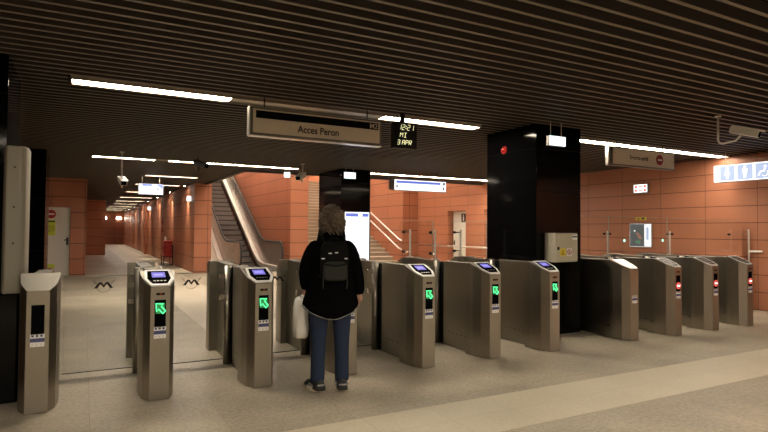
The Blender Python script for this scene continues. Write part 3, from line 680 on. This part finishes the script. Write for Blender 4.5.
# poster screen, yellow notice
t = thing('wall_poster', 'framed dark poster with pale right strip on the right orange wall', 'poster', (11.19, 8.34, 1.38))
b = MB(); b.box(-.05, 0, -.29, .29, -.27, .27, 'chrome'); b.build('frame', t, bevel=.004)
b = MB(); b.box(-.054, -.05, -.27, .27, -.25, .25, 'poster'); b.box(-.056, -.054, -.27, -.10, -.25, .25, 'poster_pale'); b.box(-.057, -.056, -.21, -.15, -.10, .18, 'pict_blue')
for (yy, zz, r, m) in ((.07, .03, .035, 'poster_pink'), (.03, -.03, .045, 'poster_pink'), (.0, -.06, .03, 'poster_pink'), (.04, -.16, .04, 'poster_green'), (.10, -.15, .03, 'poster_green'), (.15, .10, .02, 'poster_pale')): b.cyl((-.057, yy, zz), (-.054, yy, zz), r, m, 9)
b.build('print', t)
b = MB(); b.box(-.02, 0, -.13, .13, -.035, .035, 'yellow'); b.box(-.022, -.02, -.10, -.02, -.02, .02, 'ink'); b.box(-.022, -.02, .02, .10, -.02, .005, 'ink')
o = tag(b.build('wall_notice'), 'small yellow notice above the framed poster', 'notice'); o.location = (11.195, 8.36, 1.76)
# small green stickers on the glass barrier
for x, w in ((7.82, 'left'), (8.80, 'right')):
    b = MB(); b.cyl((0, 0, 0), (0, .002, 0), .028, 'exit_green', 6); o = tag(b.build('glass_sticker'), 'small pale green sticker on the tall glass, %s of the framed poster' % w, 'sticker', 'green stickers on the glass'); o.location = (x, 6.155, 1.31)

# handrail on the right wall and stairs rails
def rail(name, label, pts, r, posts, m='steel_light', cat='handrail', group=None):
    t = thing(name, label, cat, pts[0], 0, group); o = Vector(pts[0])
    b = MB(); b.tube([Vector(p)-o for p in pts], r, m, 10); b.build('bar', t, smooth=True)
    for a, c in posts: b = MB(); b.cyl(Vector(a)-o, Vector(c)-o, .01, m, 8); b.build('bracket', t)
    return t
rail('handrail', 'steel handrail along the right orange wall beside the door', [(11.08, 17.8, .92), (11.08, 16.2, .92), (11.08, 14.3, .92), (11.08, 12.2, .92)], .03, [((11.08, y, .92), (11.2, y, .90)) for y in (17.4, 16.3, 14.6, 12.6)])

# ------------------------------------------------------------------ staircase
t = thing('staircase', 'pale stone staircase rising behind the black screen column', 'stairs', (7.065, 18.05, 0))
W = 10.535-7.065
for k in range(26):
    y0 = k*.335; z1 = (k+1)*.15
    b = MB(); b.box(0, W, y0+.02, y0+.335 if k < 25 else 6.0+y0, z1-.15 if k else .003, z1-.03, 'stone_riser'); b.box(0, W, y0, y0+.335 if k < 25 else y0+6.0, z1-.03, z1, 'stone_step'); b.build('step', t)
def stair_rail(h, label):
    sl = .15/.335
    return rail('handrail', label, [(10.46, 18.0, h), (10.46, 18.2, h+.05), (10.46, 18.2+7.5, h+.05+7.5*.447)], .028, [((10.46, 18.4+k*1.6, h+.1+k*1.6*.447), (10.54, 18.4+k*1.6, h+.08+k*1.6*.447)) for k in range(5)], 'bezel', group='handrails on the right stair wall')
stair_rail(1.08, 'upper white handrail on the stair wall'); stair_rail(.74, 'lower white handrail on the stair wall')

# ------------------------------------------------------------------ escalator
t = thing('escalator', 'escalator with black steps and steel balustrades rising at left of the stairs', 'escalator', (3.85, 18.6, 0))
TA = math.tan(math.radians(30))
def ez(y): return 0 if y < 2.5 else (y-2.5)*TA     # local floor height of step line
ys0 = 2.5; nst = 26
b = MB(); b.box(.0, 2.5, .1, 2.45, 0.004, .012, 'esc_step'); b.build('landing_plate', t)
for k in range(nst):
    y0 = 2.45+k*.355; z = .205*(k+1)
    b = MB(); b.box(.86, 1.88, y0, y0+.36, z-.20, z-.02, 'esc_riser'); b.box(.86, 1.88, y0-.005, y0+.355, z-.02, z, 'esc_step')
    b.box(.86, 1.88, y0-.012, y0-.004, z-.045, z-.002, 'esc_step'); b.build('step', t)
def profile(off, y_end, ns=8, y_start=.25):
    """list of (y, z) along the incline at height off above the nosing line with a smooth bend"""
    pts = [(y_start, off), (1.9, off)]
    for k in range(1, ns): a = k/ns; yy = 1.9+1.3*a; pts.append((yy, off+(1.3*TA*.5)*a*a*1.0))
    zb = off+1.3*TA*.5; pts.append((3.2, zb)); pts.append((y_end, zb+(y_end-3.2)*TA)); return pts
def bal(xc, inner):
    s = 1 if inner > 0 else -1
    YE = 12.
    top = profile(.98, YE); low = profile(.16, YE)
    # panel
    b = MB(); poly = low+top[::-1]
    arc = [(y_, z_) for y_, z_ in [(top[0][0]-.22*math.sin(a)*1., (.57)+.41*math.cos(a)) for a in [math.radians(q) for q in range(20, 180, 20)]]]
    poly = low+top[::-1]+arc
    b.prism(poly, 'x', xc-.008, xc+.008, 'glass' if False else 'glass_panel'); b.build('balustrade_panel', t)
    # skirt + decking on both sides
    sk = profile(.02, YE, y_start=.0); dk = profile(.17, YE, y_start=.0)
    for (xa, xb, mm) in ((xc-.17, xc+.17, 'post_steel'),):
        b = MB(); b.prism(sk+dk[::-1], 'x', xa, xb, mm); b.build('skirt', t)
    # handrail
    hp = [(xc, .05+0, .20)]
    hp = [(xc, y_, z_) for y_, z_ in [(top[0][0]-.24*math.sin(a), .58+.43*math.cos(a)) for a in [math.radians(q) for q in range(170, -1, -17)]]]
    hp += [(xc, y_, z_+.03) for y_, z_ in top[1:]]
    b = MB(); b.tube(hp, .038, 'rubber', 8); b.build('handrail', t, smooth=True)
M['glass_panel'] = mat('balustrade_brown_reflection', (.30, .25, .21), .22, .4, noise=.15, nscale=4)  # brown reflection in the glassy panel is put into its base colour
bal(.78, 1); bal(2.22, -1)
b = MB(); b.prism(profile(.02, 12., y_start=0)+profile(.14, 12., y_start=0)[::-1], 'x', 0, .60, 'louver'); b.build('outer_deck', t)
b = MB(); b.prism(profile(.02, 12., y_start=0)+profile(.14, 12., y_start=0)[::-1], 'x', 2.40, 2.54, 'louver'); b.build('outer_deck', t)

# ------------------------------------------------------------------ security cameras
def cctv(loc, drop, aim, label, hook=.12, k=1., m='white_paint'):
    t = thing('security_camera', label, 'security camera', loc, aim, 'ceiling security cameras')
    b = MB(); b.tube([(0, 0, 0), (0, 0, -drop+.05), (.015, 0, -drop+.012), (.05, 0, -drop), (hook, 0, -drop+.02), (hook+.06, 0, -drop+.08)], .014*k, m, 8); b.build('bracket', t, smooth=True)
    b = MB(); b.cyl((0, 0, 0), (0, 0, -.012), .04*k, m, 14); b.build('ceiling_plate', t)
    b = MB(); c = Vector((hook+.10, 0, -drop+.12)); L = .17*k; w = .055*k
    vs = []; tilt = -.30
    def P(x_, y_, z_): return (c.x+x_*math.cos(tilt)-z_*math.sin(tilt), c.y+y_, c.z+x_*math.sin(tilt)+z_*math.cos(tilt))
    def bx(b, x0, x1, y0, y1, z0, z1, mm):
        b.add([P(*q) for q in ((x0,y0,z0),(x1,y0,z0),(x1,y1,z0),(x0,y1,z0),(x0,y0,z1),(x1,y0,z1),(x1,y1,z1),(x0,y1,z1))], [(0,3,2,1),(4,5,6,7),(0,1,5,4),(1,2,6,5),(2,3,7,6),(3,0,4,7)], mm)
    bx(b, -L, L, -w, w, -w*.8, w*.8, m); b.build('housing', t, bevel=.01)
    b = MB(); bx(b, L, L+.004, -w*.82, w*.82, -w*.65, w*.65, 'black_screen'); b.build('front_glass', t)
    b = MB(); bx(b, -L*.9, L+.05*k, -w*1.08, w*1.08, w*.8, w*.95, m); b.build('sun_shield', t)
    return t
cctv((7.14, 4.21, CEIL), .36, math.radians(-72), 'white security camera hanging at upper right above the restroom sign', .19, .95)
cctv((2.06, 12.0, CEIL), .28, math.radians(-60), 'dark-faced security camera in front of the second light row', .0, 1.05, 'grey_cam')
cctv((.63, 12.0, CEIL), .70, math.radians(-85), 'small security camera on a long drop near the corridor sign', .0, 1.1)
cctv((4.36, 12.0, CEIL), .42, math.radians(232), 'white security camera above the escalator', .03, 1.15)

# fire hose cabinet on a stand
t = thing('fire_cabinet', 'red fire equipment box on a black frame stand beside the corridor wall', 'fire cabinet', (2.94, 23.7, 0))
b = MB(); b.box(-.15, .15, -.32, .32, .34, .86, 'red'); b.build('box', t, bevel=.02)
b = MB(); b.box(-.16, .16, -.34, .34, .87, .96, 'red'); b.build('lid', t, bevel=.02)
b = MB(); b.box(-.165, -.15, -.05, .05, .66, .70, 'black'); b.build('latch', t)
for sx in (-.16, .16):
    for sy in (-.36, .36): b = MB(); b.cyl((sx, sy, .004), (sx, sy, .80 if sx > 0 else .40), .02, 'black', 8); b.build('leg', t)
b = MB(); b.tube([(-.16, -.36, .33), (.16, -.36, .33), (.16, .36, .33), (-.16, .36, .33), (-.16, -.36, .33)], .016, 'black', 6); b.build('frame_ring', t)
b = MB(); b.tube([(-.30, -.36, .03), (.16, -.36, .03), (.16, .36, .03), (-.30, .36, .03), (-.30, -.36, .03)], .018, 'black', 6); b.build('base_ring', t)
b = MB(); b.box(-.02, 0, -.25, .25, -.35, .35, 'bezel'); o = tag(b.build('wall_cabinet', bevel=.004), 'pale notice plate on the wall beside the extinguishers', 'plate'); o.location = (3.175, 26.2, .75)
for z0, yy, lb in ((1.75, 27.2, 'upper'), (1.35, 27.2, 'lower')):
    b = MB(); b.box(-.05, 0, -.07, .07, -.07, .07, 'sign_red'); o = tag(b.build('alarm_button', bevel=.005), '%s small red alarm button on the corridor wall' % lb, 'alarm button', 'alarm buttons'); o.location = (3.178, yy, z0)
# rail in front of the corridor
# ------------------------------------------------------------------ the person
def skin_mesh(verts, edges, radii, root=0, levels=1):
    me = bpy.data.meshes.new('sk'); me.from_pydata(verts, edges, []); o = bpy.data.objects.new('sk', me); COL.objects.link(o)
    m = o.modifiers.new('k', 'SKIN'); m.use_smooth_shade = True
    sv = me.skin_vertices[0].data
    for i, r in enumerate(radii):
        r = r if isinstance(r, tuple) else (r, r); sv[i].radius = r; sv[i].use_root = (i == root)
    if levels: s = o.modifiers.new('s', 'SUBSURF'); s.levels = levels; s.render_levels = levels
    dg = bpy.context.evaluated_depsgraph_get(); out = bpy.data.meshes.new_from_object(o.evaluated_get(dg))
    bpy.data.objects.remove(o); return out
def merge(name, meshes, m, parent, extra=None):
    bm = bmesh.new()
    for me in meshes: bm.from_mesh(me)
    me = bpy.data.meshes.new(name); bm.to_mesh(me); bm.free(); me.materials.clear(); me.materials.append(M[m])
    for p in me.polygons: p.material_index = 0; p.use_smooth = True
    o = bpy.data.objects.new(name, me); COL.objects.link(o); o.parent = parent; return o
def hand(w, d, side, curl=1.):
    """w: wrist point, d: direction of hand, side: +1 right hand; fingers curl towards the front (+y) / inwards"""
    w = Vector(w); d = Vector(d).normalized(); inn = Vector((-side, 0, 0)); inn = (inn-d*inn.dot(d)).normalized(); ac = d.cross(inn)
    if ac.y < 0: ac = -ac
    out = []
    pm = skin_mesh([w-d*.01, w+d*.035, w+d*.085], [(0, 1), (1, 2)], [(.026, .022), (.038, .018), (.040, .016)]); out.append(pm)
    for k, (off, L) in enumerate(((.028, .070), (.010, .080), (-.010, .074), (-.028, .058))):
        p = w+d*.08+ac*off; vs = [p-d*.03, p]; dd = d.copy()
        for q in range(3):
            dd = (dd+inn*.42*curl).normalized(); p = p+dd*L/3; vs.append(p.copy())
        out.append(skin_mesh(vs, [(i, i+1) for i in range(4)], [.009, .010, .0092, .0085, .007]))
    p = w+d*.03+ac*.030; vs = [p-ac*.015, p+ac*.02+d*.012, p+ac*.035+d*.035+inn*.012, p+ac*.032+d*.06+inn*.028]
    out.append(skin_mesh(vs, [(0, 1), (1, 2), (2, 3)], [.013, .012, .011, .008]))
    return out
ang = math.radians(-17); PZ = .975
P = thing('person', 'person in black coat and jeans with grey backpack facing the ticket gates', 'person', (1.985, 4.68, 0), ang); P.scale = (1, 1, PZ)
WR = Vector((.262, .03, .885)); WL = Vector((-.215, .13, .93))
V = [(0, 0, .92), (0, .01, 1.05), (0, .0, 1.22), (0, -.01, 1.36), (0, .0, 1.45), (0, .01, 1.49),
     (.13, -.01, 1.335), (.215, -.02, 1.13), tuple(WR), (-.13, -.01, 1.335), (-.220, -.01, 1.14), tuple(WL),
     (.09, .0, .86), (.095, .01, .50), (.095, -.02, .10), (-.09, .0, .86), (-.105, .02, .50), (-.115, -.01, .10), (.10, .12, .035), (-.15, .11, .035)]
E_ = [(0, 1), (1, 2), (2, 3), (3, 4), (4, 5), (3, 6), (6, 7), (7, 8), (3, 9), (9, 10), (10, 11), (0, 12), (12, 13), (13, 14), (0, 15), (15, 16), (16, 17), (14, 18), (17, 19)]
RD = [(.13, .10), (.12, .09), (.13, .09), (.12, .08), .055, .055, .040, .036, .026, .040, .036, .026, .085, .055, .04, .085, .055, .04, .032, .032]
body = [skin_mesh(V, E_, RD, 0, 1)]
# head
def head_mesh(c, yaw=0.):
    rs = []; N = 20
    prof = [(-.125, .030, .035, .035), (-.115, .045, .052, .02), (-.095, .056, .070, .012), (-.06, .066, .083, .004), (-.02, .072, .092, 0), (.02, .076, .098, -.004), (.06, .073, .096, -.006), (.095, .058, .078, -.008), (.115, .035, .048, -.008), (.122, .01, .015, -.008)]
    for z, rx, ry, dy in prof:
        ring = []
        for a in range(N):
            th = a*2*math.pi/N; x_ = rx*math.cos(th); y_ = ry*math.sin(th)+dy
            if abs(th-math.pi/2) < .2 and -.06 <= z <= -.0: y_ += .022 if z < -.01 else .012
            if .35 < abs(th-math.pi/2) < .7 and -.03 < z < .03: y_ -= .010
            ring.append((c[0]+x_, c[1]+y_, c[2]+z))
        rs.append(ring)
    b = MB(); b.rings(rs, 'skin')
    for s in (-1, 1): b.rings([[(c[0]+s*(.072+.012*q), c[1]-.005+.018*math.cos(a*math.pi/5)*(1-.3*q), c[2]-.01+.032*math.sin(a*math.pi/5)*(1-.3*q)) for a in range(10)] for q in (0, 1)], 'skin')
    me = bpy.data.meshes.new('h'); me.from_pydata(b.v, [], b.f); return me
HC = (0, .015, 1.545)
body.append(head_mesh(HC)); body += hand(WR, (.0, .12, -1), 1, .8); body += hand(WL, (0, .1, -1), -1, 1.3)
ob = merge('body', body, 'skin', P)
b = MB()
for s in (-1, 1): b.rings([[(HC[0]+s*.030+.014*math.cos(a*.785)*math.cos(q), HC[1]+.083+.008*math.sin(q), HC[2]+.007+.008*math.sin(a*.785)*math.cos(q)) for a in range(8)] for q in (-.3, .3, .9, 1.4)], 'bezel')
b.build('eyes', P, smooth=True)
b = MB(); b.tube([(-.022, HC[1]+.083, HC[2]-.063), (0, HC[1]+.090, HC[2]-.066), (.022, HC[1]+.083, HC[2]-.063)], [.003, .006, .003], 'poster_pink', 6); b.build('mouth', P, smooth=True)
# hair: one cap mass plus curls
bm = bmesh.new(); bmesh.ops.create_icosphere(bm, subdivisions=4, radius=1.)
from mathutils import noise
for v in bm.verts:
    n = v.co.normalized(); k = 1+.16*noise.noise(n*3.1+Vector((3, 1, 2)))+.10*noise.noise(n*8)
    x_, y_, z_ = n.x*.102*k, n.y*.115*k-.02, n.z*.122*k
    if n.z < 0: x_ *= 1.0-.12*n.z; z_ *= .95
    if n.y > .35: y_ = .35*.115*k-.02+ (n.y-.35)*.02; 
    if n.y > .35 and n.z > .55: y_ += .04
    v.co = (x_, y_, z_)
me = bpy.data.meshes.new('hair'); bm.to_mesh(me); bm.free(); me.materials.append(M['hair'])
hb = MB(); rnd = random.Random(4)
for k in range(230):
    th = rnd.uniform(math.pi*.95, math.pi*2.05) if k % 5 else rnd.uniform(0, 2*math.pi); ph = rnd.uniform(-.75, 1.45)
    if ph < .5 and 0 < th < math.pi and math.sin(th) > .3: continue
    n = Vector((math.cos(th)*math.cos(ph), math.sin(th)*math.cos(ph), math.sin(ph)))
    p0 = Vector((n.x*.106, n.y*.112-.02, n.z*.128)); tang = n.cross(Vector((0, 0, 1))).normalized(); dn = Vector((0, 0, -1))+n*.25
    r = rnd.uniform(.008, .016); L = rnd.uniform(.045, .08); pts = []; ph0 = rnd.uniform(0, 6)
    for q in range(9):
        s_ = q/8; pts.append(p0+dn*L*(s_-.3)+tang*r*math.cos(ph0+s_*7)+n*r*math.sin(ph0+s_*7)*.9)
    hb.tube(pts, [.005, .0075, .008, .008, .008, .0075, .007, .006, .003], 'hair', 5)
hme = bpy.data.meshes.new('c'); hme.from_pydata(hb.v, [], hb.f)
oh = merge('hair', [me, hme], 'hair', P); oh.location = (HC[0]+.0, HC[1]-.01, HC[2]+.03)
# coat
def ell(cx_, cy_, z, rx, ry, n=28, wob=0., zf=None, seed=0):
    r = []
    for a in range(n):
        th = a*2*math.pi/n; k = 1+wob*math.sin(th*7+seed)+wob*.6*math.sin(th*11+2*seed)
        c_, s_ = math.cos(th), math.sin(th); e = .85
        x_ = rx*k*math.copysign(abs(c_)**e, c_); y_ = ry*k*math.copysign(abs(s_)**e, s_)
        r.append((cx_+x_, cy_+y_, z+(zf(th) if zf else 0)))
    return r
hem = lambda th: .02+.11*abs(math.cos(th))**1.5
b = MB()
b.rings([ell(0, 0, .655, .245, .16, wob=.03, zf=hem), ell(0, 0, .662, .262, .172, wob=.03, zf=hem), ell(0, 0, .76, .250, .17, wob=.022, zf=lambda th: hem(th)*.6), ell(0, 0, .90, .232, .158, wob=.015), ell(0, 0, 1.03, .205, .142, wob=.012, seed=1), ell(0, -.005, 1.16, .200, .135, wob=.01, seed=1), ell(0, -.01, 1.27, .212, .132), ell(0, -.01, 1.345, .190, .118), ell(0, -.005, 1.39, .140, .095), ell(0, 0, 1.43, .085, .075), ell(0, 0, 1.475, .075, .072), ell(0, 0, 1.49, .060, .060)], 'coat')
def arm(pts, rad, n=14):
    b.tube(pts, rad, 'coat', n)
arm([(.11, -.01, 1.35), (.155, -.015, 1.345), (.198, -.02, 1.26), (.228, -.025, 1.12), (.255, -.005, 1.0), (.262, .025, .90), (.263, .029, .89)], [.055, .060, .060, .058, .056, .050, .040])
arm([(-.11, -.01, 1.35), (-.155, -.01, 1.345), (-.200, -.015, 1.26), (-.236, -.01, 1.14), (-.235, .05, 1.03), (-.218, .12, .945), (-.217, .125, .935)], [.055, .060, .060, .060, .056, .050, .040])
b.build('coat', P, smooth=True, subsurf=1)
b = MB(); ring = ell(0, 0, .660, .265, .175, n=56, wob=.03, zf=hem); b.tube(ring+[ring[0]], .0035, 'trim', 5); o = b.build('hem_piping', P, smooth=True); o['label'] = 'thin white piping along coat hem'
# jeans
b = MB()
for s, kx in ((1, .0), (-1, -.012)):
    L = [(.90, .095, .0, .095, .11), (.78, .100, .0, .094, .105), (.66, .100, .0, .085, .095), (.50, .102, .01, .070, .080), (.30, .104, .0, .064, .070), (.15, .105, -.01, .064, .068), (.098, .105, -.012, .064, .070), (.094, .105, -.012, .055, .06)]
    b.rings([ell(s*c_+kx*(1-z_), cy_, z_, rx, ry, 20, wob=.012, seed=z_*9) for z_, c_, cy_, rx, ry in L], 'jeans')
b.build('jeans', P, smooth=True, subsurf=1)
# shoes
def shoe(x, y, rz, nm):
    t_ = bpy.data.objects.new('x', None)
    b = MB(); L = [(-.10, .030, .03), (-.085, .040, .075), (-.03, .044, .09), (.03, .045, .075), (.09, .048, .05), (.15, .042, .035), (.175, .02, .02)]
    rg = []
    for yy, w_, h_ in L:
        rg.append([(w_*math.cos(a*math.pi/7) , yy, .022+h_*math.sin(a*math.pi/7)) for a in range(8)]+[(-w_*.5, yy, .02), (w_*.5, yy, .02)])
    b.rings(rg, 'shoe'); o = b.build('shoe', P, smooth=True); o.location = (x, y, 0); o.rotation_euler = (0, 0, rz); o.scale = (1.15, 1.12, 1.25)
    b = MB(); ol = [(.044*math.cos(a*math.pi/10)*(1.18), (.145 if math.sin(a*math.pi/10) > 0 else .085)*math.sin(a*math.pi/10)+.035-.01) for a in range(20)]
    b.prism(ol, 'z', .003, .034, 'sole'); s_ = b.build('sole', o); s_['label'] = 'pale sole'
    b = MB(); b.tube([(-.046, -.02, .045), (-.046, .04, .05)], .008, 'trim', 6); b.tube([(.046, -.02, .045), (.046, .04, .05)], .008, 'trim', 6); b.tube([(-.03, -.09, .06), (0, -.105, .062), (.03, -.09, .06)], .007, 'trim', 6); b.build('side_stripe', o)
shoe(.105, .0, math.radians(0), 'r'); shoe(-.122, .005, math.radians(20), 'l')
# backpack
K = thing('backpack', 'small black backpack with grey front pocket worn on the back of the black coat', 'backpack', (1.985, 4.68, 0), ang); K.scale = (1, 1, PZ); K.location.z = .045
def rbox(b, c, sx, sy, sz, m, n=16, e=.45):
    rg = []
    for q in range(9):
        v_ = -math.pi/2+q*math.pi/8; cz = math.copysign(abs(math.sin(v_))**e, math.sin(v_)); rr = max(abs(math.cos(v_))**e, .02)
        rg.append([(c[0]+sx*rr*math.copysign(abs(math.cos(a*2*math.pi/n))**e, math.cos(a*2*math.pi/n)), c[1]+sy*rr*math.copysign(abs(math.sin(a*2*math.pi/n))**e, math.sin(a*2*math.pi/n)), c[2]+sz*cz) for a in range(n)])
    b.rings(rg, m)
b = MB(); rbox(b, (0.01, -.185, 1.155), .125, .055, .185, 'pack'); b.build('main_bag', K, smooth=True)
b = MB(); rbox(b, (.01, -.245, 1.075), .105, .025, .085, 'pack_grey'); b.build('front_pocket', K, smooth=True)
b = MB(); b.tube([(-.09, -.272, 1.14), (.01, -.278, 1.12), (.11, -.272, 1.14)], .006, 'pack', 6); b.build('pocket_flap', K, smooth=True)
for s in (-1, 1):
    b = MB(); b.tube([(.01+s*.085, -.17, 1.30), (s*.10, -.13, 1.385), (s*.105, -.02, 1.432), (s*.11, .09, 1.36), (s*.12, .13, 1.2), (s*.15, .06, 1.06), (s*.12, -.14, 1.02)], .014, 'pack', 8); b.build('shoulder_strap', K, smooth=True)
    b = MB(); b.tube([(.01+s*.10, -.245, 1.05), (.01+s*.105, -.255, .96), (.01+s*.10, -.25, .92)], .005, 'pack_grey', 6); b.build('dangling_strap', K)
b = MB(); b.tube([(-.03, -.20, 1.335), (-.02, -.215, 1.365), (.03, -.215, 1.365), (.04, -.20, 1.335)], .007, 'pack', 6); b.build('top_handle', K)
for p in ((-.035, -.242, 1.232), (.02, -.243, 1.238), (-.095, -.235, 1.185), (.105, -.235, 1.185)):
    b = MB(); b.box(p[0]-.014, p[0]+.014, p[1]-.004, p[1]+.004, p[2]-.005, p[2]+.005, 'sticker'); o = b.build('reflector', K, bevel=.002); o['label'] = 'pale reflective tab'
# bag
Bg = thing('shopping_bag', 'white plastic shopping bag held in the left hand of the person', 'bag', (2.0, 4.68, 0.03), ang)
b = MB(); rg = []
for z_, w_, d_ in ((.435, .055, .12), (.44, .068, .145), (.52, .075, .155), (.62, .070, .152), (.71, .066, .150), (.775, .052, .145), (.785, .040, .135)):
    rg.append(ell(-.275, .16, z_, w_, d_, 24, wob=.05, seed=z_*7))
b.rings(rg, 'bag', cap=True); b.build('bag_body', Bg, smooth=True)
for s in (-1, 1): b = MB(); b.tube([(-.275+s*.01, .08, .765), (-.262+s*.012, .115, .805), (-.248+s*.004, .135, .822), (-.262+s*.012, .18, .805), (-.275+s*.01, .23, .765)], .007, 'bag', 8); b.build('bag_handle', Bg, smooth=True)

# ------------------------------------------------------------------ world + render settings
w = bpy.data.worlds.new('world'); S.world = w; w.use_nodes = True
w.node_tree.nodes['Background'].inputs[0].default_value = (.9, .8, .65, 1); w.node_tree.nodes['Background'].inputs[1].default_value = .02
S.view_settings.view_transform = 'Standard'; S.view_settings.look = 'None'; S.view_settings.gamma = 1
S.view_settings.use_curve_mapping = False
S.view_settings.exposure = 0.22
S.cycles.use_denoising = True; S.cycles.max_bounces = 8; S.cycles.transparent_max_bounces = 24; S.cycles.caustics_reflective = False; S.cycles.sample_clamp_indirect = 6
bpy.context.view_layer.update()
